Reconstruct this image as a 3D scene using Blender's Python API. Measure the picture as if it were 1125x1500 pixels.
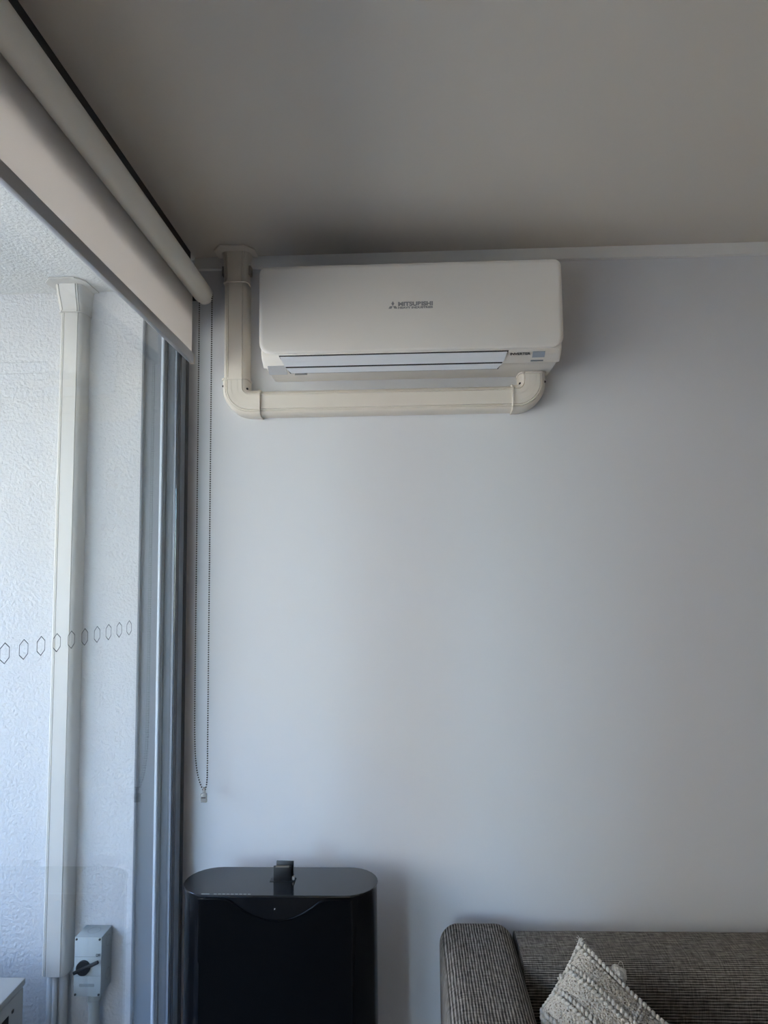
import bpy, bmesh, math, random
from mathutils import Vector, Matrix
random.seed(7)
for o in list(bpy.data.objects): bpy.data.objects.remove(o)
SC = bpy.context.scene
COL = SC.collection

# ------------------------------------------------------------------ camera
CZ = 1.75                       # eye height
F = 1000.0                      # focal length in pixels of the 1125x1500 frame
YAW, PITCH, ROLL = math.radians(2.06), math.radians(4.92), -0.012
cam = bpy.data.objects.new('camera', bpy.data.cameras.new('camera'))
COL.objects.link(cam)
cam.data.sensor_fit = 'HORIZONTAL'; cam.data.sensor_width = 36.0
cam.data.lens = 36.0 * F / 1125.0
cam.data.clip_start = 0.02; cam.data.clip_end = 500
RM = Matrix.Rotation(YAW, 4, 'Z') @ Matrix.Rotation(math.pi/2 + PITCH, 4, 'X') @ Matrix.Rotation(ROLL, 4, 'Z')
cam.matrix_world = Matrix.Translation((0, 0, CZ)) @ RM
SC.camera = cam
R3 = RM.to_3x3()
def ray(x, y): return R3 @ Vector(((x-562.5)/F, (750-y)/F, -1.0))
def on_y(x, y, Y): d = ray(x, y); return Vector((0, 0, CZ)) + d*(Y/d.y)
def on_x(x, y, X): d = ray(x, y); return Vector((0, 0, CZ)) + d*(X/d.x)
def on_z(x, y, Z): d = ray(x, y); return Vector((0, 0, CZ)) + d*((Z-CZ)/d.z)

# ------------------------------------------------------------------ light
W = bpy.data.worlds.new('sky'); SC.world = W; W.use_nodes = True
nt = W.node_tree; nt.nodes.clear()
sky = nt.nodes.new('ShaderNodeTexSky'); sky.sky_type = 'NISHITA'
sky.sun_disc = False; sky.sun_elevation = math.radians(42); sky.sun_rotation = math.radians(70)
sky.dust_density = 0.6; sky.ozone_density = 6.0
bg = nt.nodes.new('ShaderNodeBackground'); bg.inputs[1].default_value = 1.9
wo = nt.nodes.new('ShaderNodeOutputWorld')
nt.links.new(sky.outputs[0], bg.inputs[0]); nt.links.new(bg.outputs[0], wo.inputs[0])
sl = bpy.data.lights.new('sun', 'SUN'); sl.energy = 8.5; sl.angle = math.radians(0.6); sl.color = (1.0, 0.93, 0.82)
sun = bpy.data.objects.new('sun', sl); COL.objects.link(sun)
sun.rotation_euler = Vector((-0.72, -0.30, -0.70)).to_track_quat('-Z', 'Y').to_euler()
sun.location = (6, 3, 12)
SC.view_settings.view_transform = 'Standard'; SC.view_settings.look = 'None'
SC.view_settings.gamma = 1.0; SC.view_settings.use_curve_mapping = False
SC.view_settings.exposure = 1.02

# ------------------------------------------------------------------ materials
def mat(name, col, rough=0.5, metal=0.0, bump=0.0, bscale=100.0, var=0.0, vscale=8.0, spec=0.5, coat=0.0):
    m = bpy.data.materials.new(name); m.use_nodes = True
    n = m.node_tree.nodes; l = m.node_tree.links; b = n['Principled BSDF']
    b.inputs['Base Color'].default_value = (*col, 1); b.inputs['Roughness'].default_value = rough
    b.inputs['Metallic'].default_value = metal; b.inputs['Specular IOR Level'].default_value = spec
    b.inputs['Coat Weight'].default_value = coat; b.inputs['Coat Roughness'].default_value = 0.03
    tc = n.new('ShaderNodeTexCoord')
    if var:
        no = n.new('ShaderNodeTexNoise'); no.inputs['Scale'].default_value = vscale; no.inputs['Detail'].default_value = 4
        mx = n.new('ShaderNodeMix'); mx.data_type = 'RGBA'
        mx.inputs[6].default_value = (*[c*(1-var) for c in col], 1); mx.inputs[7].default_value = (*[min(1, c*(1+var)) for c in col], 1)
        l.new(tc.outputs['Object'], no.inputs['Vector']); l.new(no.outputs[0], mx.inputs[0]); l.new(mx.outputs[2], b.inputs['Base Color'])
    if bump:
        nb = n.new('ShaderNodeTexNoise'); nb.inputs['Scale'].default_value = bscale; nb.inputs['Detail'].default_value = 3
        bp = n.new('ShaderNodeBump'); bp.inputs['Strength'].default_value = bump; bp.inputs['Distance'].default_value = 0.01
        l.new(tc.outputs['Object'], nb.inputs['Vector']); l.new(nb.outputs[0], bp.inputs['Height']); l.new(bp.outputs[0], b.inputs['Normal'])
    return m
M = {}
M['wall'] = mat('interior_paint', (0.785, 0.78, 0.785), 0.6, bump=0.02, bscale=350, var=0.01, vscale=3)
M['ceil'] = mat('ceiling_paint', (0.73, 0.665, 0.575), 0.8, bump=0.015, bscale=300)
M['trimw'] = mat('trim_paint', (0.90, 0.88, 0.84), 0.45)
M['stucco'] = mat('textured_render', (0.56, 0.56, 0.555), 0.8, bump=0.55, bscale=95, var=0.03, vscale=60)
M['soffit'] = mat('soffit_render', (0.66, 0.66, 0.63), 0.85, bump=0.45, bscale=110)
M['floor'] = mat('timber_floor', (0.76, 0.53, 0.33), 0.45, var=0.15, vscale=5)
M['tile'] = mat('balcony_tile', (0.36, 0.33, 0.29), 0.6, var=0.08, vscale=6)
M['ac'] = mat('ac_plastic', (0.93, 0.88, 0.80), 0.32, var=0.01)
M['acbody'] = mat('ac_body_plastic', (0.89, 0.84, 0.76), 0.4)
M['louver'] = mat('louver_plastic', (0.80, 0.81, 0.83), 0.3)
M['gapblack'] = mat('shadow_gap', (0.02, 0.02, 0.02), 0.8)
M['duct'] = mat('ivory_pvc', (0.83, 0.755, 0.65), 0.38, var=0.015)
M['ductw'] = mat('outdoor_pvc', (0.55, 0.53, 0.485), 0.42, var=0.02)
M['screw'] = mat('screw_hole', (0.05, 0.04, 0.035), 0.5)
M['alu'] = mat('anodised_frame', (0.105, 0.12, 0.14), 0.45, 0.0, var=0.03, vscale=3)
M['alul'] = mat('pale_frame', (0.24, 0.27, 0.31), 0.4, 0.0)
M['alub'] = mat('bright_frame_edge', (0.55, 0.60, 0.66), 0.35)
M['alud'] = mat('dark_frame', (0.10, 0.105, 0.11), 0.45, 0.3)
M['rubber'] = mat('rubber_gasket', (0.012, 0.012, 0.015), 0.6)
M['fabric'] = mat('blind_fabric', (0.78, 0.74, 0.69), 0.85, bump=0.05, bscale=900, var=0.02, vscale=4)
def translucent(m, col, k):
    n = m.node_tree.nodes; l = m.node_tree.links; b = n['Principled BSDF']; o = n['Material Output']
    t = n.new('ShaderNodeBsdfTranslucent'); t.inputs[0].default_value = (*col, 1); x = n.new('ShaderNodeMixShader'); x.inputs[0].default_value = k
    l.new(b.outputs[0], x.inputs[1]); l.new(t.outputs[0], x.inputs[2]); l.new(x.outputs[0], o.inputs[0])
translucent(M['fabric'], (0.86, 0.81, 0.77), 0.5)
M['bar'] = mat('bottom_bar_metal', (0.48, 0.48, 0.49), 0.4, 0.4)
M['tubecover'] = mat('roller_fabric', (0.74, 0.71, 0.64), 0.8, bump=0.04, bscale=900)
M['black'] = mat('black_track', (0.025, 0.025, 0.024), 0.6)
M['chain'] = mat('bead_metal', (0.07, 0.06, 0.05), 0.4, 0.3)
M['clip'] = mat('clear_clip', (0.55, 0.54, 0.52), 0.2); M['clip'].node_tree.nodes['Principled BSDF'].inputs['Transmission Weight'].default_value = 0.6
M['decal'] = mat('decal_ink', (0.05, 0.055, 0.065), 0.6)
M['gloss'] = mat('gloss_black', (0.005, 0.005, 0.006), 0.2, spec=0.18)
M['top'] = mat('gloss_black_lid', (0.014, 0.015, 0.017), 0.12, coat=0.2)
M['grille'] = mat('speaker_cloth', (0.004, 0.004, 0.0045), 0.9, bump=0.3, bscale=1200, spec=0.05)
M['blackp'] = mat('black_plastic', (0.007, 0.007, 0.008), 0.45)
M['print'] = mat('pale_print', (0.58, 0.57, 0.55), 0.6)
M['logo'] = mat('grey_print', (0.33, 0.32, 0.30), 0.5)
M['ink'] = mat('black_print', (0.03, 0.03, 0.03), 0.6)
M['disp'] = mat('display_window', (0.33, 0.36, 0.40), 0.15)
M['iso'] = mat('isolator_plastic', (0.40, 0.43, 0.42), 0.5, var=0.03)
M['isod'] = mat('isolator_seam', (0.25, 0.27, 0.27), 0.6)
M['pipe'] = mat('pipe_wrap', (0.42, 0.42, 0.41), 0.7, bump=0.1, bscale=60, var=0.05)
M['unit'] = mat('outdoor_unit_paint', (0.46, 0.45, 0.42), 0.45)
M['bldg'] = mat('far_render', (0.46, 0.39, 0.31), 0.9, var=0.05)
M['ground'] = mat('far_ground', (0.075, 0.07, 0.06), 0.95, var=0.1, vscale=0.3)
M['yarn'] = mat('cushion_yarn', (0.66, 0.62, 0.56), 0.95, bump=0.5, bscale=500, var=0.1, vscale=120)

def glass_mat():
    m = bpy.data.materials.new('clear_glass'); m.use_nodes = True
    n = m.node_tree.nodes; l = m.node_tree.links; n.clear()
    g = n.new('ShaderNodeNewGeometry'); d = n.new('ShaderNodeVectorMath'); d.operation = 'DOT_PRODUCT'
    l.new(g.outputs['Normal'], d.inputs[0]); l.new(g.outputs['Incoming'], d.inputs[1])
    def mth(op, a, b=None):
        x = n.new('ShaderNodeMath'); x.operation = op
        for i, v in enumerate((a, b)):
            if v is None: continue
            if isinstance(v, (int, float)): x.inputs[i].default_value = v
            else: l.new(v, x.inputs[i])
        return x.outputs[0]
    c = mth('ABSOLUTE', d.outputs['Value']); s = mth('POWER', mth('SUBTRACT', 1.0, c), 5.0)
    f = mth('ADD', mth('MULTIPLY', s, 0.96), 0.04)
    t = n.new('ShaderNodeBsdfTransparent'); t.inputs[0].default_value = (0.95, 0.97, 0.97, 1)
    gl = n.new('ShaderNodeBsdfGlossy'); gl.inputs['Roughness'].default_value = 0.0
    mx = n.new('ShaderNodeMixShader'); o = n.new('ShaderNodeOutputMaterial')
    l.new(f, mx.inputs[0]); l.new(t.outputs[0], mx.inputs[1]); l.new(gl.outputs[0], mx.inputs[2]); l.new(mx.outputs[0], o.inputs[0])
    return m
M['glass'] = glass_mat()

def weave_mat():
    m = bpy.data.materials.new('sofa_weave'); m.use_nodes = True
    n = m.node_tree.nodes; l = m.node_tree.links; b = n['Principled BSDF']
    b.inputs['Roughness'].default_value = 0.95; b.inputs['Specular IOR Level'].default_value = 0.15
    uv = n.new('ShaderNodeUVMap'); uv.uv_map = 'UVMap'          # u across the ribs, v along them, in metres
    mp = n.new('ShaderNodeMapping'); mp.inputs['Scale'].default_value = (1, 0.12, 1); l.new(uv.outputs[0], mp.inputs[0])
    wv = n.new('ShaderNodeTexWave'); wv.wave_type = 'BANDS'; wv.bands_direction = 'X'
    wv.inputs['Scale'].default_value = 42; wv.inputs['Distortion'].default_value = 2.2; wv.inputs['Detail'].default_value = 3; wv.inputs['Detail Scale'].default_value = 3
    l.new(mp.outputs[0], wv.inputs['Vector'])
    m2 = n.new('ShaderNodeMapping'); m2.inputs['Scale'].default_value = (300, 38, 1); l.new(uv.outputs[0], m2.inputs[0])
    n1 = n.new('ShaderNodeTexNoise'); n1.inputs['Scale'].default_value = 1; n1.inputs['Detail'].default_value = 3; l.new(m2.outputs[0], n1.inputs['Vector'])
    m3 = n.new('ShaderNodeMapping'); m3.inputs['Scale'].default_value = (30, 260, 1); l.new(uv.outputs[0], m3.inputs[0])
    n2 = n.new('ShaderNodeTexNoise'); n2.inputs['Scale'].default_value = 1; n2.inputs['Detail'].default_value = 3; l.new(m3.outputs[0], n2.inputs['Vector'])
    def mth(op, a, c):
        x = n.new('ShaderNodeMath'); x.operation = op
        for i, v in enumerate((a, c)):
            if isinstance(v, (int, float)): x.inputs[i].default_value = v
            else: l.new(v, x.inputs[i])
        return x.outputs[0]
    s = mth('ADD', mth('MULTIPLY', wv.outputs['Fac'], 0.36), mth('ADD', mth('MULTIPLY', n1.outputs[0], 0.55), mth('MULTIPLY', n2.outputs[0], 0.45)))
    cr = n.new('ShaderNodeValToRGB'); l.new(s, cr.inputs[0])
    e = cr.color_ramp.elements
    e[0].position = 0.42; e[0].color = (0.020, 0.017, 0.014, 1); e[1].position = 0.92; e[1].color = (0.42, 0.38, 0.33, 1)
    k = e.new(0.66); k.color = (0.12, 0.104, 0.088, 1)
    l.new(cr.outputs[0], b.inputs['Base Color'])
    bp = n.new('ShaderNodeBump'); bp.inputs['Strength'].default_value = 0.6; bp.inputs['Distance'].default_value = 0.003
    l.new(s, bp.inputs['Height']); l.new(bp.outputs[0], b.inputs['Normal'])
    return m
M['weave'] = weave_mat()

def tuft_mat():
    m = bpy.data.materials.new('cushion_cover'); m.use_nodes = True
    n = m.node_tree.nodes; l = m.node_tree.links; b = n['Principled BSDF']
    b.inputs['Roughness'].default_value = 0.95; b.inputs['Specular IOR Level'].default_value = 0.1
    tc = n.new('ShaderNodeTexCoord'); v = n.new('ShaderNodeTexVoronoi'); v.inputs['Scale'].default_value = 170
    l.new(tc.outputs['Object'], v.inputs['Vector'])
    no = n.new('ShaderNodeTexNoise'); no.inputs['Scale'].default_value = 260; no.inputs['Detail'].default_value = 2; l.new(tc.outputs['Object'], no.inputs['Vector'])
    cr = n.new('ShaderNodeValToRGB'); l.new(no.outputs[0], cr.inputs[0]); e = cr.color_ramp.elements
    e[0].position = 0.33; e[0].color = (0.22, 0.18, 0.14, 1); e[1].position = 0.46; e[1].color = (0.60, 0.55, 0.48, 1)
    l.new(cr.outputs[0], b.inputs['Base Color'])
    bp = n.new('ShaderNodeBump'); bp.inputs['Strength'].default_value = 0.8; bp.inputs['Distance'].default_value = 0.004; bp.invert = True
    l.new(v.outputs['Distance'], bp.inputs['Height']); l.new(bp.outputs[0], b.inputs['Normal'])
    return m
M['tuft'] = tuft_mat()

# ------------------------------------------------------------------ helpers
def link(name, bm, m, parent=None, smooth=False, label=None):
    me = bpy.data.meshes.new(name); bmesh.ops.recalc_face_normals(bm, faces=bm.faces[:]); bm.to_mesh(me); bm.free()
    me.materials.append(M[m] if isinstance(m, str) else m)
    if smooth:
        for p in me.polygons: p.use_smooth = True
        if smooth != 'all': me.set_sharp_from_angle(angle=math.radians(38))
    o = bpy.data.objects.new(name, me); COL.objects.link(o)
    if parent:
        o.parent = parent; o.matrix_parent_inverse = Matrix.Translation(parent_loc(parent)).inverted()
    if label: o['label'] = label
    return o
def parent_loc(p):
    v = Vector(p.location)
    return v
def thing(name, label, cat, loc, group=None):
    o = bpy.data.objects.new(name, None); COL.objects.link(o); o.location = loc; o.empty_display_size = 0.05
    o['label'] = label; o['category'] = cat
    if group: o['group'] = group
    return o
def struct(o, label, cat):
    o['kind'] = 'structure'; o['label'] = label; o['category'] = cat; return o
def box(bm, x0, x1, y0, y1, z0, z1, bev=0.0, seg=2):
    t = bmesh.new()
    bmesh.ops.create_cube(t, size=1.0)
    for v in t.verts: v.co = Vector(((x0+x1)/2 + v.co.x*(x1-x0), (y0+y1)/2 + v.co.y*(y1-y0), (z0+z1)/2 + v.co.z*(z1-z0)))
    if bev: bmesh.ops.bevel(t, geom=t.edges[:], offset=bev, segments=seg, profile=0.5, affect='EDGES')
    merge(bm, t); return bm
def merge(bm, t):
    me = bpy.data.meshes.new('tmp'); t.to_mesh(me); t.free(); bm.from_mesh(me); bpy.data.meshes.remove(me)
def bx(*a, **k): return box(bmesh.new(), *a, **k)
def loft(rings, closed=True, caps=True, bm=None):
    bm = bm or bmesh.new(); R = [[bm.verts.new(p) for p in r] for r in rings]; n = len(R[0])
    for a, b in zip(R[:-1], R[1:]):
        for i in range(n if closed else n-1):
            j = (i+1) % n; bm.faces.new((a[i], a[j], b[j], b[i]))
    if caps:
        bm.faces.new(R[0][::-1]); bm.faces.new(R[-1])
    return bm
def tube(bm, pts, r, n=10):
    pts = [Vector(p) for p in pts]; rings = []
    for i, p in enumerate(pts):
        t = (pts[min(i+1, len(pts)-1)] - pts[max(i-1, 0)]).normalized()
        a = t.orthogonal().normalized() if i == 0 else (pa - t*pa.dot(t)).normalized()
        pa = a; b = t.cross(a)
        rings.append([p + (a*math.cos(k*2*math.pi/n) + b*math.sin(k*2*math.pi/n))*r for k in range(n)])
    return loft(rings, bm=bm)
def sweep(path, prof, Y, bm=None, scale=1.0):
    """profile (u across, d out from the wall at Y) along a path of (x,z) in the wall plane"""
    P = [Vector((p[0], p[1])) for p in path]; rings = []
    for i, p in enumerate(P):
        t = (P[min(i+1, len(P)-1)] - P[max(i-1, 0)]).normalized(); nn = Vector((t.y, -t.x))
        rings.append([Vector((p.x + nn.x*u*scale, Y - d*(scale if d > 0.001 else 1), p.y + nn.y*u*scale)) for u, d in prof])
    return loft(rings, bm=bm)
def textmesh(name, s, size, m, parent, org, ex, ez, bold=0.0, width=None):
    """flat lettering: baseline origin org, x direction ex, up direction ez"""
    cu = bpy.data.curves.new(name, 'FONT'); cu.body = s; cu.size = size; cu.offset = bold; cu.extrude = 0.0002
    o = bpy.data.objects.new(name, cu); COL.objects.link(o)
    dg = bpy.context.evaluated_depsgraph_get(); me = bpy.data.meshes.new_from_object(o.evaluated_get(dg))
    bpy.data.objects.remove(o); bpy.data.curves.remove(cu)
    ex = Vector(ex).normalized(); ez = Vector(ez).normalized(); en = ex.cross(ez)
    k = 1.0
    if width: k = width / max(v.co.x for v in me.vertices)
    for v in me.vertices: v.co = Vector(org) + ex*v.co.x*k + ez*v.co.y + en*v.co.z
    bm = bmesh.new(); bm.from_mesh(me); bpy.data.meshes.remove(me)
    return link(name, bm, m, parent)

# ------------------------------------------------------------------ structure
YW = 2.19                                   # back wall plane
XW = -0.72                                  # window plane (room side)
ZC = CZ + 1.048                   # ceiling height
ZS = on_y(60, 430, YW).z                    # balcony soffit height
XR, YB = 3.3, -3.2                          # right wall, wall behind the viewer
struct(link('wall_back', bx(XW, XR, YW, YW+0.12, 0, ZC), 'wall'), 'smooth white painted wall behind the air conditioner', 'wall')
struct(link('wall_right', bx(XR, XR+0.1, YB, YW+0.12, 0, ZC), 'wall'), 'white painted wall closing the room on the right', 'wall')
struct(link('wall_rear', bx(XW-0.02, XR+0.1, YB-0.1, YB, 0, ZC), 'wall'), 'white painted wall behind the viewer', 'wall')
struct(link('added_wall_left', bx(-0.857, XW, YB, -0.602, 0, ZC), 'wall'), 'added unseen white wall ending the glass on the left behind the viewer', 'wall')  # added wall, out of view; ends the glass to darken the right side
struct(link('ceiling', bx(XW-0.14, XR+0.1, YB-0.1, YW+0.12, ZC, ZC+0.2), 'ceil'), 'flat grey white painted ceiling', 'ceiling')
struct(link('floor', bx(XW-0.14, XR+0.1, YB-0.1, YW+0.12, -0.2, 0), 'floor'), 'timber floor of the room', 'floor')
struct(link('trim_1', bx(XW+0.02, XR, YW-0.018, YW, ZC-0.040, ZC, bev=0.002), 'trimw'), 'narrow flat white trim where wall meets ceiling', 'trim')
struct(link('wall_balcony', bx(-2.6, -0.857, YW, YW+0.2, -0.05, ZS+0.3), 'stucco'), 'rough white rendered balcony wall seen through the glass', 'wall')
struct(link('balcony_soffit', bx(-2.6, -0.857, YB-0.1, YW+0.2, ZS, ZS+0.3), 'soffit'), 'rough white rendered soffit over the balcony', 'ceiling')
struct(link('balcony_floor', bx(-2.6, -0.857, YB-0.1, YW+0.2, -0.25, -0.03), 'tile'), 'tiled balcony floor outside the glass', 'floor')
struct(link('added_parapet', bx(-2.6, -2.48, YB-0.1, YW, -0.03, 1.0), 'stucco'), 'added unseen low rendered parapet shading the balcony edge from ground light', 'wall')  # added parapet, out of view; keeps low ground light off the ceiling

# sliding door frame along the left side ---------------------------------
XG = -0.729                                 # glass plane
ZH = ZS - 0.01                              # underside of the head frame
w1 = thing('window_1', 'full height sliding glass door in a blue grey aluminium frame', 'sliding door', (XG, 2.15, 0)); w1['kind'] = 'structure'
Y1 = 2.112
YO = -0.60                                  # the opening ends here, at the added wall behind the viewer
def stile(y0, y1, x0=-0.740, x1=-0.720, m='alul', nm='stile'):
    return link(nm, bx(x0, x1, y0, y1, 0.05, ZH, bev=0.002), m, w1, True)
link('wall_frame', bx(-0.752, -0.7195, 2.161, YW, 0.0, ZC-0.02, bev=0.001), 'alud', w1, True, 'dark grey frame edge against the wall')
stile(2.116, 2.160)
link('gasket', bx(-0.7285, -0.7205, 2.112, 2.116, 0.05, ZH), 'rubber', w1)
link('stile_lip', bx(-0.7385, -0.7325, 2.110, 2.116, 0.05, ZH), 'alul', w1)
# outer jamb with its track fins, behind the glass
link('jamb', bx(-0.857, -0.753, 2.155, YW, 0.0, ZS+0.05), 'alu', w1, True)
link('jamb_fin', bx(-0.792, -0.784, 2.130, 2.155, 0.0, ZS, bev=0.001), 'alub', w1, True)
link('jamb_fin', bx(-0.858, -0.852, 2.140, 2.157, 0.0, ZS, bev=0.001), 'alu', w1, True)
link('head_frame', bx(-0.857, -0.7215, YO, 2.160, ZH, ZC, bev=0.002), 'alu', w1, True)
link('top_rail', bx(-0.765, -0.7215, YO, 2.110, CZ+0.795, ZH, bev=0.002), 'alu', w1, True)
link('brush_seal', bx(-0.7835, -0.777, 2.140, 2.155, 0.0, ZS), 'rubber', w1)
link('sill_track', bx(-0.857, -0.7215, YO, 2.160, 0.0, 0.05, bev=0.002), 'alu', w1, True)
mull = [(0.50, 0.70)]
prev = Y1
for a, b in mull + [(YO, YO+0.06)]:
    link('glass_pane', bx(XG-0.003, XG, b, prev, 0.05, CZ+0.795), 'glass', w1)
    stile(a, b); stile(a+0.01, b+0.01, -0.815, -0.768); prev = a
HZ = on_x(6.5, 957, XG).z
HY = [on_x(x, 957-(x-6.5)*0.206, XG).y for x in (6.5, 34.3, 60, 83.6, 105, 124.5, 142.5, 159, 174.5, 189)]
HS = (HY[-1]-HY[0])/9
hx = None
for i in range(-3, 10):
    yc = HY[0] + HS*i
    if hx is None:
        R, t = 0.0194, 0.0019; rings = []
        bm = bmesh.new()
        for rr in (R, R-t):
            rings.append([Vector((XG+0.0004, 0.90*rr*math.sin(k*math.pi/3), rr*math.cos(k*math.pi/3))) for k in range(6)])
        vs = [[bm.verts.new(p) for p in r] for r in rings]
        for k in range(6): bm.faces.new((vs[0][k], vs[0][(k+1) % 6], vs[1][(k+1) % 6], vs[1][k]))
        o = link('hexagon_decal', bm, 'decal', w1); hx = o; base = o.matrix_parent_inverse.copy()
    else:
        o = hx.copy(); COL.objects.link(o)
    o.location = (0, yc, HZ)

# outside world: ground far below; the added light-shaping buildings come last
struct(link('ground', bx(-120, 60, -120, 120, -9.5, -9.0), 'ground'), 'ground far below the balcony', 'ground')

# ------------------------------------------------------------------ roller blind
XT, ZT, RT = -0.645, CZ+0.888, 0.0305
XF = XT - RT
YE = 2.085
bl = thing('roller_blind', 'cream roller blind partly lowered over the sliding glass door', 'blind', (XT, YE, ZT))
n = 28
def cyl_y(y0, y1, x, z, r, n=28):
    return loft([[Vector((x+r*math.cos(k*2*math.pi/n), y, z+r*math.sin(k*2*math.pi/n))) for k in range(n)] for y in (y0, y1)])
link('roller', cyl_y(-0.58, YE, XT, ZT, RT), 'tubecover', bl, True)
ZB0, ZB1 = CZ+0.658, CZ+0.690
link('fabric', bx(XF-0.0006, XF+0.0006, -0.57, YE-0.008, ZB1-0.004, ZT), 'fabric', bl)
bar = link('bottom_bar', bx(XF-0.006, XF+0.008, -0.57, YE-0.006, ZB0, ZB1, bev=0.003), 'bar', bl, True, 'grey metal bar along the hem of the blind')
link('end_cap', bx(XF-0.0065, XF+0.0085, YE-0.006, YE, ZB0-0.0005, ZB1+0.0005, bev=0.002), 'fabric', bar)
link('chain_wheel', cyl_y(YE, YE+0.022, XT, ZT, RT*0.95), 'fabric', bl, True)
link('bracket', bx(XT-0.07, XT+0.012, YE+0.0225, YE+0.028, ZT-0.014, ZT+0.014, bev=0.001), 'alud', bl)
link('ceiling_track', bx(-0.7205, -0.700, -0.6, 2.13, ZC-0.115, ZC-0.0005), 'black', bl, False, 'black track bar fixed to the ceiling above the blind')
YCH = YE + 0.011
pL = on_y(288, 800, YCH); pR = on_y(307, 800, YCH); pB = on_y(299, 1160, YCH)
bm = bmesh.new()
def bead(c, r, sub=1):
    bmesh.ops.create_icosphere(bm, subdivisions=sub, radius=r, matrix=Matrix.Translation(c))
path = []
for s, xt in ((0, pL.x), (1, pR.x)):
    zt = ZT; zb = pB.z; N = int((zt-zb)/0.0070)
    for i in range(N+1):
        z = zt - (zt-zb)*i/N; f = (z-zb)
        e = 1-math.exp(-f/0.05) if s == 0 else 1-math.exp(-f/0.015)
        path.append(Vector((pB.x + (xt-pB.x)*e, YCH, z)))
for c in path: bead(c, 0.0027)
ch = link('bead_chain', bm, 'chain', bl, 'all'); ch['kind'] = 'stuff'
bm = bmesh.new(); box(bm, pB.x-0.010, pB.x+0.009, YCH-0.004, YCH+0.004, pB.z-0.030, pB.z-0.004, bev=0.002)
box(bm, pB.x-0.004, pB.x+0.004, YCH-0.003, YCH+0.003, pB.z-0.006, pB.z+0.014, bev=0.002)
cl = link('chain_clip', bm, 'clip', bl, True, 'small clear plastic clip joining the chain ends')
link('clip_slot', bx(pB.x-0.007, pB.x+0.006, YCH-0.0046, YCH-0.0038, pB.z-0.018, pB.z-0.014), 'screw', cl)

# ------------------------------------------------------------------ air conditioner
YF = YW - 0.222
aL, aR = on_y(379, 450, YF).x, on_y(824.5, 440, YF).x
zT = on_y(600, 384, YF).z; zP = on_y(600, 513, YF).z
ZBt = zT - 0.293
ac = thing('air_conditioner', 'white wall mounted split system air conditioner below the ceiling', 'air conditioner', ((aL+aR)/2, YW, ZBt))
# body: profile in (y,z), lofted along x with slightly inset ends
prof = [(YW, zT-0.004), (YF+0.05, zT-0.004), (YF+0.012, zT-0.012), (YF+0.010, zP), (YF+0.010, zP-0.004), (YF+0.022, zP-0.018), (YF+0.042, zP-0.033), (YF+0.078, ZBt+0.004), (YF+0.10, ZBt), (YW, ZBt)]
cy, cz = YW-0.09, (zT+ZBt)/2
def sc(p, k): return (YW + (p[0]-YW)*k, cz + (p[1]-cz)*k)
rings = []
for x, k in ((aL+0.004, 0.955), (aL+0.007, 0.985), (aL+0.016, 1.0), (aR-0.016, 1.0), (aR-0.007, 0.985), (aR-0.004, 0.955)):
    rings.append([Vector((x, *sc(p, k))) for p in prof])
link('body', loft(rings), 'acbody', ac, True)
# front panel: rounded rectangle with rolled edges and a soft bow
def rrect(x0, x1, z0, z1, rb, rt, n=8):
    pts = []
    for cx, cz_, a0, r in ((x1-rb, z0+rb, -90, rb), (x1-rt, z1-rt, 0, rt), (x0+rt, z1-rt, 90, rt), (x0+rb, z0+rb, 180, rb)):
        for i in range(n+1):
            a = math.radians(a0 + 90*i/n); pts.append((cx+r*math.cos(a), cz_+r*math.sin(a)))
    return pts
rings = []
for ins, y in ((0.0, YF+0.030), (0.0, YF+0.009), (0.0015, YF+0.004), (0.006, YF+0.001), (0.014, YF)):
    rings.append([Vector((x, y, z)) for x, z in rrect(aL+ins, aR-ins, zP+ins*0.5, zT-ins, 0.036-ins*0.5, 0.022-ins*0.5)])
link('front_panel', loft(rings), 'ac', ac, True)
# outlet: dark slot with two louvres lying on the curved underside
s0, s1 = Vector((0, YF+0.010, zP-0.006)), Vector((0, YF+0.050, zP-0.036))
lx0, lx1 = on_y(411, 530, YF+0.02).x, on_y(743, 524, YF+0.02).x
def slab(x0, x1, pts, th, tap=0.0):
    """thin shell following (y,z) points, offset outwards"""
    n = len(pts); rings = []
    for x, sgn in ((x0, 1), (x1, -1)):
        out = []
        for i, p in enumerate(pts):
            a = Vector(pts[max(i-1, 0)]); b = Vector(pts[min(i+1, n-1)]); t = (b-a).normalized(); nn = Vector((-abs(t.y), -abs(t.x)))
            out.append(Vector((x + sgn*tap*i/(n-1), p[0]+nn.x*th, p[1]+nn.y*th)))
        inn = [Vector((x + sgn*tap*i/(n-1), p[0]+0.004, p[1]+0.003)) for i, p in enumerate(pts)]
        rings.append(out + inn[::-1])
    return loft(rings)
cur = [(YF+0.010, zP-0.004), (YF+0.022, zP-0.018), (YF+0.042, zP-0.033), (YF+0.062, zP-0.043)]
link('outlet_slot', slab(lx0-0.0035, lx1+0.0035, cur, 0.0018, 0.026), 'gapblack', ac)
up = [(YF+0.0115, zP-0.0065), (YF+0.022, zP-0.018), (YF+0.036, zP-0.029)]
link('louver', slab(lx0, lx1, up, 0.003, 0.010), 'louver', ac, False, 'pale louvre flap across the air outlet')
lo = [(YF+0.040, zP-0.0320), (YF+0.060, zP-0.0420)]
link('louver', slab(lx0+0.012, lx1-0.012, lo, 0.003, 0.014), 'louver', ac)
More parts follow.
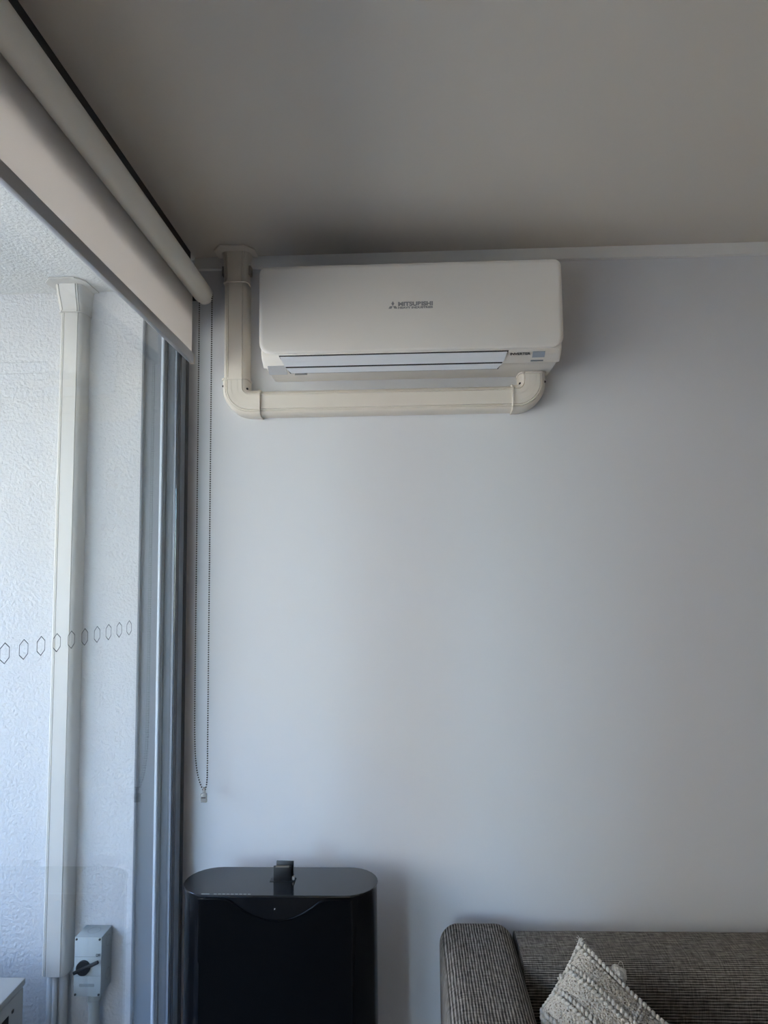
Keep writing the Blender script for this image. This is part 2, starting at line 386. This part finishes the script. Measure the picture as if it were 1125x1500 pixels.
# grey end piece below the left corner, sticker and display on the right
link('end_corner', slab(aL+0.020, lx0+0.012, [(YF+0.034, zP-0.027), (YF+0.050, zP-0.037), (YF+0.066, zP-0.045)], 0.0012), mat('corner_grey', (0.58, 0.57, 0.56), 0.45), ac)
dx0 = on_y(780, 520, YF+0.02).x; dx1 = on_y(798, 520, YF+0.02).x
link('display', slab(dx0, dx1, [(YF+0.0125, zP-0.0085), (YF+0.022, zP-0.018), (YF+0.027, zP-0.0215)], 0.0010), 'disp', ac, False, 'small grey display window')
sl_up = Vector((0, -0.62, 0.78))
link('button', slab(dx0-0.003, dx1-0.002, [(YF+0.034, zP-0.0270), (YF+0.038, zP-0.030)], 0.0010), 'isod', ac)
textmesh('lettering', 'INVERTER', 0.0105, 'ink', ac, (on_y(747, 524, YF+0.018).x, YF+0.0175, zP-0.0165), (1, 0, 0), (0, -0.66, 0.75), 0.0003, 0.060)
st = link('sticker', slab(on_y(432, 555, YF+0.07).x, on_y(450, 555, YF+0.07).x, [(YF+0.070, zP-0.0465), (YF+0.085, ZBt+0.002)], 0.001), 'print', ac)
# maker's mark: three diamonds and two lines of lettering
lx = on_y(583, 447, YF).x; lz = on_y(583, 447, YF).z - 0.011; lw = on_y(634, 446, YF).x - lx; yl = YF - 0.0004
textmesh('lettering', 'MITSUBISHI', 0.0165, 'logo', ac, (lx, yl, lz+0.0085), (1, 0, 0), (0, 0, 1), 0.0008, lw)
textmesh('lettering', 'HEAVY INDUSTRIES', 0.0082, 'logo', ac, (lx, yl, lz), (1, 0, 0), (0, 0, 1), 0.0004, lw)
ec = on_y(575.5, 449, YF)
bm = bmesh.new()
for a in (90, 210, 330):
    d = Vector((math.cos(math.radians(a)), 0, math.sin(math.radians(a)))); s = Vector((-d.z, 0, d.x)); L = 0.0152; c0 = Vector((ec.x, yl, ec.z+0.001))
    f = bm.faces.new([bm.verts.new(c0 + v) for v in (d*0.0003, d*L*0.5 + s*L*0.29, d*L, d*L*0.5 - s*L*0.29)])
link('emblem', bm, 'logo', ac, False, 'grey three diamond emblem')

# ------------------------------------------------------------------ pipe ducts
PR = [(-0.045, 0), (-0.045, 0.040), (-0.0445, 0.041), (-0.043, 0.052), (-0.037, 0.060), (-0.030, 0.0635), (-0.0282, 0.0610), (-0.0264, 0.0645), (0.0235, 0.0645), (0.0252, 0.0610), (0.0270, 0.0640), (0.0302, 0.0634), (0.0315, 0.0600), (0.0330, 0.0620), (0.037, 0.060), (0.043, 0.052), (0.0445, 0.041), (0.045, 0.040), (0.045, 0)]
PR = [(u*0.865, d*0.90) for u, d in PR]     # 70 mm duct
def arc(cx, cz_, r, a0, a1, n=10): return [(cx+r*math.cos(math.radians(a0+(a1-a0)*i/n)), cz_+r*math.sin(math.radians(a0+(a1-a0)*i/n))) for i in range(n+1)]
def screw(parent, x, z, y):
    bm = bmesh.new(); bmesh.ops.create_cone(bm, cap_ends=True, segments=10, radius1=0.0035, radius2=0.0035, depth=0.004, matrix=Matrix.Translation((x, y, z)) @ Matrix.Rotation(math.pi/2, 4, 'X'))
    return link('screw', bm, 'screw', parent)
def flange(parent, cx, zc, Y, m, w=0.075, d=0.125):
    # ceiling plate with clipped corners, then a tapering collar
    o = [(-w, 0), (-w, d-0.03), (-w+0.025, d), (w-0.025, d), (w, d-0.03), (w, 0)]
    link('ceiling_flange', loft([[Vector((cx+u*k, Y-v*k, z)) for u, v in o] for z, k in ((zc-0.006, 1.0), (zc-0.0015, 1.0), (zc-0.0003, 0.97))]), m, parent, True)
YD = YW - 0.0005
dL = on_y(328.6, 480, YW-0.043).x + 0.0389
zHd = on_y(570, 569.5, YW-0.043).z - 0.0389
dR = on_y(799, 570, YW-0.043).x - 0.0416
du = thing('pipe_duct', 'ivory plastic pipe duct bending around the indoor air conditioner', 'pipe duct', (dL, YW, zHd))
flange(du, dL, ZC, YD-0.019, 'duct', 0.066, 0.085)
zc1 = on_y(350, 413, YW-0.06).z
ringsC = []
for z, k, dd in ((ZC-0.005, 1.22, 1.2), (ZC-0.022, 1.10, 1.12), (ZC-0.06, 1.06, 1.08), (zc1+0.004, 1.05, 1.06), (zc1+0.003, 1.09, 1.10), (zc1, 1.09, 1.10)):
    ringsC.append([Vector((dL+u*k, YD-d*dd - (0.018 if d < 0.001 else 0), z)) for u, d in PR])
co = link('collar', loft(ringsC), 'duct', du, True)
for sx in (-1, 1): link('clip', bx(dL+sx*0.043-0.005, dL+sx*0.043+0.005, YD-0.045, YD-0.022, ZC-0.075, ZC-0.045, bev=0.001), mat('clip_brown', (0.30, 0.26, 0.21), 0.5), co)
screw(co, dL+0.033, zc1+0.006, YD-0.051)
ra = 0.049
pe1 = [(dL, zHd+0.078), (dL, zHd+ra)] + arc(dL+ra, zHd+ra, ra, 180, 270)[1:] + [(dL+0.080, zHd)]
link('duct_cover', sweep([(dL, zc1+0.01), (dL, zHd+0.06)], PR, YD), 'duct', du, True)
link('duct_cover', sweep([(dL+0.06, zHd), (dR-0.045, zHd)], PR, YD), 'duct', du, True)
RIB = [(-0.0012, 0.055), (-0.0008, 0.0632), (0.0008, 0.0632), (0.0012, 0.055)]
def elbow(path, scr):
    e = link('elbow', sweep(path, PR, YD, scale=1.07), 'duct', du, True)
    for a, b in ((0, 1), (-1, -2)):
        A = Vector(path[a]); B = Vector(path[b]); t = (B-A).normalized()*0.005
        link('rim', sweep([A-t*0.6, A+t*0.4], PR, YD, scale=1.13), 'duct', e, True)
    for off in (-0.010, 0.010):
        link('ridge', sweep(path, [(u+off, d) for u, d in RIB], YD), 'duct', e)
    for x, z in scr: screw(e, x, z, YD-0.0525)
elbow(pe1, [(dL-0.038, zHd+0.056), (dL+0.040, zHd+0.046), (dL+0.052, zHd-0.030)])
pe2 = [(dR-0.064, zHd), (dR-ra, zHd)] + arc(dR-ra, zHd+ra, ra, -90, 0)[1:] + [(dR, ZBt-0.005 if ZBt-0.005 > zHd+ra+0.004 else zHd+ra+0.006)]
elbow(pe2, [(dR-0.040, zHd+0.044), (dR+0.038, zHd+0.048), (dR-0.040, zHd-0.030)])

# outdoor duct on the balcony wall
dO = -1.1338 + 0.0389
od = thing('pipe_duct', 'tall white vertical pipe duct on the balcony wall', 'pipe duct', (dO, YW, 0))
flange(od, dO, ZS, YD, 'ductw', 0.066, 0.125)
zo1 = on_y(110, 457, YW-0.06).z; zo0 = on_y(85, 1432, YW-0.06).z
ringsC = []
for z, k, dd in ((ZS-0.006, 1.24, 1.5), (ZS-0.03, 1.18, 1.4), (zo1+0.012, 1.07, 1.08), (zo1+0.006, 1.07, 1.08), (zo1+0.005, 1.12, 1.13), (zo1, 1.12, 1.13)):
    ringsC.append([Vector((dO+u*k, YD-d*dd, z)) for u, d in PR])
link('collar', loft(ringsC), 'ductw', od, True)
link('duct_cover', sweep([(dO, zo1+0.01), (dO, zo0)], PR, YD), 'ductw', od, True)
for dx, r, dy in ((-0.017, 0.016, 0.022), (0.018, 0.015, 0.024), (0.002, 0.008, 0.040)):
    bm = bmesh.new(); tube(bm, [(dO+dx, YD-dy, zo0+0.03), (dO+dx, YD-dy, zo0-0.15), (dO+dx-0.006, YD-dy-0.004, -0.02)], r, 14)
    link('pipe', bm, 'pipe', od, 'all', 'grey wrapped refrigerant pipe below the duct')

# ------------------------------------------------------------------ isolator switch
YI = YW - 0.073
ix0, ix1 = on_y(109, 1400, YI).x, on_y(148.5, 1400, YI).x
iz0, iz1 = on_y(130, 1460, YI).z, on_y(130, 1373, YI).z
iz = thing('isolator_switch', 'grey weatherproof isolator switch with black handle on balcony wall', 'switch', ((ix0+ix1)/2, YW, iz0))
link('enclosure', bx(ix0, ix1, YI+0.006, YW, iz0, iz1, bev=0.002), 'iso', iz, True)
link('front_cover', bx(ix0, ix1, YI, YI+0.0055, iz0, iz1, bev=0.001), 'iso', iz, True)
hh = iz1-iz0; ww = ix1-ix0
for f in (0.33, 0.655): link('seam', bx(ix0+0.001, ix1-0.002, YI-0.0004, YI+0.001, iz1-hh*f-0.0006, iz1-hh*f+0.0006), 'isod', iz)
def disc(name, x, y, z, r, d, m, parent, axis='Y', n=20):
    bm = bmesh.new(); rot = Matrix.Rotation(math.pi/2, 4, 'X') if axis == 'Y' else (Matrix.Rotation(math.pi/2, 4, 'Y') if axis == 'X' else Matrix.Identity(4))
    bmesh.ops.create_cone(bm, cap_ends=True, segments=n, radius1=r, radius2=r, depth=d, matrix=Matrix.Translation((x, y, z)) @ rot); return link(name, bm, m, parent, True)
for fx in (0.07, 0.93):
    for fz in (0.035, 0.965): disc('screw', ix0+ww*fx, YI-0.0005, iz0+hh*fz, 0.0032, 0.003, 'ink', iz, n=10)
kc = Vector((ix0+ww*0.36, YI, iz1-hh*0.505))
kn = disc('knob', kc.x, YI-0.005, kc.z, 0.0205, 0.010, 'blackp', iz)
bm = bmesh.new(); box(bm, -0.028, 0.054, -0.007, 0, -0.005, 0.005, bev=0.002)
bmesh.ops.transform(bm, matrix=Matrix.Translation((kc.x, YI-0.0095, kc.z)) @ Matrix.Rotation(-math.radians(24), 4, 'Y'), verts=bm.verts)
link('handle', bm, 'blackp', kn, True)
link('marking', bx(ix0+ww*0.20, ix0+ww*0.76, YI-0.0004, YI+0.0005, iz0+hh*0.165, iz0+hh*0.215), 'isod', iz)
textmesh('lettering', 'OFF', 0.011, 'ink', iz, (ix0+ww*0.80, YI-0.0004, iz1-hh*0.325), (1, 0, 0), (0, 0, 1), 0.0004, 0.014)
def ring(name, c, r, w, axis, m, parent, n=24, sx=1.0):
    bm = bmesh.new(); A = []
    for rr in (r, r-w):
        row = []
        for k in range(n):
            a = k*2*math.pi/n; u, v = rr*math.cos(a)*sx, rr*math.sin(a)
            row.append(bm.verts.new(Vector(c) + (Vector((u, v, 0)) if axis == 'Z' else Vector((0, u, v)))))
        A.append(row)
    for k in range(n): bm.faces.new((A[0][k], A[0][(k+1) % n], A[1][(k+1) % n], A[1][k]))
    return link(name, bm, m, parent)
ring('knockout', ((ix0+ix1)/2, YI+0.04, iz1+0.0006), 0.019, 0.0015, 'Z', 'isod', iz)
ring('knockout', (ix1+0.0006, YI+0.045, iz0+hh*0.25), 0.016, 0.0015, 'X', 'isod', iz)
ring('knockout', (ix1+0.0006, YI+0.045, iz0+hh*0.82), 0.016, 0.0015, 'X', 'isod', iz)
cxn = (ix0+ix1)/2 + 0.004
for z0, z1, r in ((iz0-0.030, iz0, 0.019), (iz0-0.036, iz0-0.030, 0.0205), (-0.02, iz0-0.036, 0.016)):
    bm = bmesh.new(); tube(bm, [(cxn, YI+0.042, z1), (cxn, YI+0.042, z0)], r, 18); link('conduit', bm, 'iso', iz, True)

# ------------------------------------------------------------------ outdoor unit
uz = 0.62
c0 = on_z(36, 1432, uz)
ux1, uy1 = c0.x, c0.y
ou = thing('outdoor_unit', 'off white outdoor condenser unit at the foot of the balcony wall', 'condenser', (ux1-0.4, uy1-0.15, -0.03))
link('casing', bx(ux1-0.78, ux1, uy1-0.29, uy1, 0.02, uz-0.022, bev=0.006), 'unit', ou, True)
link('lid', bx(ux1-0.785, ux1+0.003, uy1-0.295, uy1+0.003, uz-0.020, uz, bev=0.005), 'unit', ou, True)
for k in range(2): link('lid_groove', bx(ux1-0.62, ux1-0.06, uy1-0.10-k*0.08, uy1-0.092-k*0.08, uz-0.0005, uz+0.0012), 'isod', ou)
for k in range(9): link('side_slot', bx(ux1-0.001, ux1+0.0012, uy1-0.27, uy1-0.075, 0.14+k*0.050, 0.164+k*0.050), 'gapblack', ou)
link('screw', bx(ux1, ux1+0.002, uy1-0.06, uy1-0.052, uz-0.06, uz-0.052), 'screw', ou)
for sx in (0.12, 0.66): link('foot', bx(ux1-sx-0.05, ux1-sx, uy1-0.31, uy1+0.02, -0.03, 0.02), 'isod', ou)

# ------------------------------------------------------------------ speaker tower
zt = CZ - 0.862
sL = on_z(268, 1294, zt).x; sR = on_z(553.5, 1290, zt).x
yb = on_z(420, 1270, zt).y; yf = on_z(420, 1312, zt).y
sr = (yb-yf)/2; sc_ = (yb+yf)/2
tw = thing('speaker_tower', 'glossy black oval floor standing speaker tower against the wall', 'speaker', ((sL+sR)/2, sc_, 0))
def stadium(x0, x1, yc, r, z, n=14):
    return [Vector((x1-r+r*math.cos(math.radians(-90+180*i/n)), yc+r*math.sin(math.radians(-90+180*i/n)), z)) for i in range(n+1)] + \
           [Vector((x0+r+r*math.cos(math.radians(90+180*i/n)), yc+r*math.sin(math.radians(90+180*i/n)), z)) for i in range(n+1)]
link('cabinet', loft([stadium(sL+0.003, sR-0.003, sc_, sr-0.003, z) for z in (0.03, zt-0.0055)]), 'gloss', tw, True)
link('lid', loft([stadium(sL+i, sR-i, sc_, sr-i, z) for z, i in ((zt-0.005, 0.0005), (zt-0.001, 0), (zt, 0.001))]), 'top', tw, True, 'glossy black top plate')
link('plinth', loft([stadium(sL-0.02, sR+0.02, sc_, sr+0.02, z) for z in (0.0, 0.029)]), 'gloss', tw, True)
fy = sc_ - sr + 0.003
gx0, gx1 = sL+0.068, sR-0.068
# front cloth with a scooped top edge
N = 24; bm = bmesh.new(); fr = []; bk = []
gc = (gx0+gx1)/2; hw = (gx1-gx0)/2
def scoop(x): 
    u = (x-gc)/(hw*0.62); return zt-0.012 - (0.055*(1-u*u) if abs(u) < 1 else 0)
cols = [gx0+(gx1-gx0)*i/N for i in range(N+1)]
top_f = [Vector((x, fy-0.004, scoop(x))) for x in cols]; bot_f = [Vector((x, fy-0.004, 0.06)) for x in cols]
outl = top_f + bot_f[::-1]
link('grille', loft([[p for p in outl], [p + Vector((0, 0.006, 0)) for p in outl]]), 'grille', tw, False, 'black cloth speaker grille')
bm = bmesh.new(); tube(bm, [Vector((x, fy-0.002, scoop(x)+0.002)) for x in cols], 0.0022, 6); link('grille_rim', bm, 'gloss', tw, 'all')
for x in (gx0-0.002, gx1+0.002): link('grille_rim', bx(x-0.0015, x+0.0015, fy-0.003, fy+0.002, 0.06, zt-0.012), 'gloss', tw)
disc('indicator', on_y(402.5, 1331, fy).x, fy-0.001, on_y(402.5, 1331, fy).z, 0.0016, 0.006, 'print', tw, n=8)
x = on_z(294, 1311, zt).x; xe = on_z(370, 1311, zt).x
link('printed_line', bx(x, x+0.022, fy+0.003, fy+0.005, zt+0.00005, zt+0.0003), 'print', tw)
for k in range(9): link('printed_line', bx(x+0.034+k*0.0115, x+0.034+k*0.0115+0.008, fy+0.003, fy+0.0045, zt+0.00005, zt+0.0003), 'print', tw)
dk = on_z(414, 1291, zt)
link('dock_recess', bx(dk.x-0.036, dk.x+0.036, dk.y-0.004, dk.y+0.020, zt+0.0001, zt+0.0012, bev=0.0004), 'blackp', tw)
# adapter plugged upright into the dock
da = thing('dock_adapter', 'small black adapter plugged upright into the speaker top', 'adapter', (dk.x, dk.y, zt))
link('case', bx(dk.x-0.026, dk.x+0.024, dk.y, dk.y+0.007, zt+0.0013, zt+0.040, bev=0.001), 'blackp', da, True)
bm = bx(-0.024, 0.025, 0, 0.006, 0, 0.047, bev=0.001)
bmesh.ops.transform(bm, matrix=Matrix.Translation((dk.x+0.003, dk.y+0.011, zt+0.0013)) @ Matrix.Rotation(math.radians(-6), 4, 'X') @ Matrix.Rotation(math.radians(-4), 4, 'Z'), verts=bm.verts)
link('back_rest', bm, 'blackp', da, True)
link('contact_strip', bx(dk.x-0.020, dk.x+0.018, dk.y-0.0004, dk.y+0.006, zt+0.0372, zt+0.0404), mat('dull_brass', (0.16, 0.14, 0.11), 0.4), da)
link('lug', bx(dk.x+0.026, dk.x+0.033, dk.y+0.002, dk.y+0.010, zt+0.0013, zt+0.012, bev=0.002), mat('lug_grey', (0.35, 0.34, 0.33), 0.4), da, True)

# ------------------------------------------------------------------ sofa
zs = on_y(900, 1365, YW-0.10).z
ax0 = on_y(646, 1400, YW-0.20).x; ax1 = on_y(752, 1363, YW-0.07).x
SXR = ax1 + 1.75; YSF = YW - 0.98; YSB = YW - 0.04
so = thing('sofa', 'brown grey woven fabric sofa with a low back and square arm', 'sofa', ((ax0+SXR)/2, YW-0.5, 0))
def uvbox(o, mode):
    """metric UVs: u runs across the ribs, v along them"""
    me = o.data; uv = me.uv_layers.new(name='UVMap')
    for p in me.polygons:
        nrm = p.normal
        for li in p.loop_indices:
            c = me.vertices[me.loops[li].vertex_index].co
            if mode == 'arm':      # ribs run along depth on top, down the outer face
                t = (c.x, c.y) if abs(nrm.z) > 0.5 or abs(nrm.y) > 0.7 else (c.y, c.z)
                if abs(nrm.y) > 0.7: t = (c.x, c.z)
            else:                  # ribs run across the width
                s = c.y + c.z
                t = (s, c.x)
            uv.data[li].uv = t
def soft(x0, x1, y0, y1, z0, z1, r, seg=8, cut=0):
    bm = bx(x0, x1, y0, y1, z0, z1, bev=r, seg=seg)
    return bm
o = link('arm', soft(ax0, ax1-0.002, YSF, YSB, 0.09, zs+0.012, 0.055), 'weave', so, 'all'); uvbox(o, 'arm')
o = link('arm', soft(SXR, SXR+ax1-ax0, YSF, YSB, 0.09, zs+0.012, 0.055), 'weave', so, 'all'); uvbox(o, 'arm')
pb = rrect(YSB-0.25, YSB, 0.12, zs, 0.02, 0.075, 10)
o = link('backrest', loft([[Vector((x, y, z)) for y, z in pb] for x in (ax1, ax1+0.5, ax1+1.0, SXR-0.002)]), 'weave', so, True); uvbox(o, 'back')
o = link('seat_base', soft(ax1, SXR-0.002, YSF+0.03, YSB-0.251, 0.10, 0.24, 0.02), 'weave', so, 'all'); uvbox(o, 'back')
mid = (ax1+SXR)/2
for a, b in ((ax1+0.002, mid-0.002), (mid+0.002, SXR-0.004)):
    o = link('seat_cushion', soft(a, b, YSF+0.005, YSB-0.252, 0.241, 0.39, 0.045), 'weave', so, 'all'); uvbox(o, 'back')
for fx in (ax0+0.06, SXR+0.15):
    for fyy in (YSF+0.08, YSB-0.08): link('foot', bx(fx-0.025, fx+0.025, fyy-0.025, fyy+0.025, 0, 0.09, bev=0.004), 'blackp', so, True)

# ------------------------------------------------------------------ cushion
tip = on_y(851, 1378, YW-0.335)
S = 0.168                                    # half side
lean = math.radians(40)
e2 = Vector((0.02, math.sin(lean), math.cos(lean))).normalized()     # up the cushion
e1 = Vector((1, 0, 0)); e1 = (e1 - e2*e1.dot(e2)).normalized(); en = e1.cross(e2) * 1.0
if en.y > 0: en = -en
rot = math.radians(47)
eu = e1*math.cos(rot) + e2*math.sin(rot); ev = -e1*math.sin(rot) + e2*math.cos(rot)
ctr = tip - (eu+ev)*S*0.985
def csurf(u, v, side=1, lift=0.0):
    pin = 1 - 0.10*(1-u*u)*abs(v)**3 ; pin2 = 1 - 0.10*(1-v*v)*abs(u)**3
    h = 0.060*((1-abs(u)**2.6)*(1-abs(v)**2.6))**0.55 + 0.006
    p = ctr + eu*u*S*pin2 + ev*v*S*pin + en*(side*h + lift)
    p.x = max(p.x, ax1 + 0.013)               # squashed flat where it leans on the arm
    return p
cu = thing('cushion', 'cream tufted and braided cushion standing on its corner on the sofa', 'cushion', ctr - e2*S*1.3)
N = 40; bm = bmesh.new(); G = {}
for s in (1, -1):
    for i in range(N+1):
        for j in range(N+1):
            edge = i in (0, N) or j in (0, N)
            if s == -1 and edge: G[s, i, j] = G[1, i, j]; continue
            G[s, i, j] = bm.verts.new(csurf(-1+2*i/N, -1+2*j/N, s) if not edge else csurf(-1+2*i/N, -1+2*j/N, 0))
    for i in range(N):
        for j in range(N): bm.faces.new((G[s, i, j], G[s, i+1, j], G[s, i+1, j+1], G[s, i, j+1]))
link('cover', bm, 'tuft', cu, 'all')
def stitches(name, pts, r, parent, across):
    bm = bmesh.new()
    for k, (p, t) in enumerate(pts):
        for sgn in (-1, 1):
            d = across
            sc3 = Matrix.Diagonal((1.0, 0.72, 0.72, 1))
            ax = (t*0.8 + d*sgn*0.6).normalized(); q = ax.to_track_quat('X', 'Z').to_matrix().to_4x4()
            bmesh.ops.create_icosphere(bm, subdivisions=1, radius=r*random.uniform(0.88, 1.12), matrix=Matrix.Translation(p + d*sgn*r*0.85) @ q @ sc3)
    o = link(name, bm, 'yarn', parent, 'all'); o['kind'] = 'stuff'; return o
# braids run parallel to one side
for u in (0.90, 0.52, 0.14, -0.24, -0.62):
    pts = []
    for k in range(30):
        v = -0.97 + 1.94*k/29
        a = csurf(u, v, 1, 0.002); b = csurf(u, min(1, v+0.02), 1, 0.002); pts.append((a, (b-a).normalized()))
    stitches('braid', pts, 0.0076, cu, eu)
for v in (-0.10,):
    pts = []
    for k in range(36):
        u = -0.95 + 1.9*k/35
        a = csurf(u, v, 1, 0.0015); b = csurf(min(1, u+0.02), v, 1, 0.0015); pts.append((a, (b-a).normalized()))
    stitches('braid', pts, 0.0056, cu, ev)
for (fx, horiz) in ((1, True), (1, False), (-1, True), (-1, False)):
    pts = []
    for k in range(36):
        w = -0.98 + 1.96*k/35
        a = csurf(fx, w, 0) if horiz else csurf(w, fx, 0); b = csurf(fx, min(1, w+0.02), 0) if horiz else csurf(min(1, w+0.02), fx, 0)
        pts.append((a, (b-a).normalized()))
    stitches('edge_braid', pts, 0.0062, cu, en)
def pom(c, r, n):
    bm = bmesh.new()
    for k in range(n):
        d = Vector((random.gauss(0, 1), random.gauss(0, 1), random.gauss(0, 1))).normalized()*r*0.7
        bmesh.ops.create_icosphere(bm, subdivisions=1, radius=r*random.uniform(0.34, 0.5), matrix=Matrix.Translation(c+d))
    return link('pompom', bm, 'yarn', cu, 'all')
pc = csurf(1.0, 0.36, 0) + en*0.014 + eu*0.008; pom(pc, 0.021, 80)
pom(csurf(0.36, 1.0, 0) + en*0.006, 0.010, 24)
def thread(pts):
    bm = bmesh.new(); tube(bm, pts, 0.0007, 5); return link('loose_thread', bm, 'yarn', cu, 'all')
thread([pc + e1*a + e2*b for a, b in ((0.002, 0.012), (0.006, 0.022), (0.012, 0.029), (0.017, 0.028), (0.019, 0.018), (0.018, 0.006))])
for a, b in ((-0.010, 0.008), (-0.006, 0.012), (0.012, 0.006), (-0.012, -0.002)): thread([tip + e1*a*0.2, tip + e1*a*0.6 + e2*b*0.6, tip + e1*a + e2*b])

# added buildings, out of view; the sky gap between them aims the light
for lab, (x0, x1, y0, y1, h) in (('added unseen warm rendered block straight across the street, shaping the daylight', (-22, -14, -22.5, 16, 9)), ('added unseen warm rendered block further down the street, shaping the daylight', (-10.2, 14, -34, -26, 11))):
    fb = thing('light_shaping_block', lab, 'building', ((x0+x1)/2, (y0+y1)/2, -9), 'added unseen buildings shaping the daylight'); fb['kind'] = 'structure'
    link('wall', bx(x0, x1, y0, y1, -9, h), 'bldg', fb)
    link('roof', bx(x0-0.3, x1+0.3, y0-0.3, y1+0.3, h, h+0.4), 'pipe', fb)
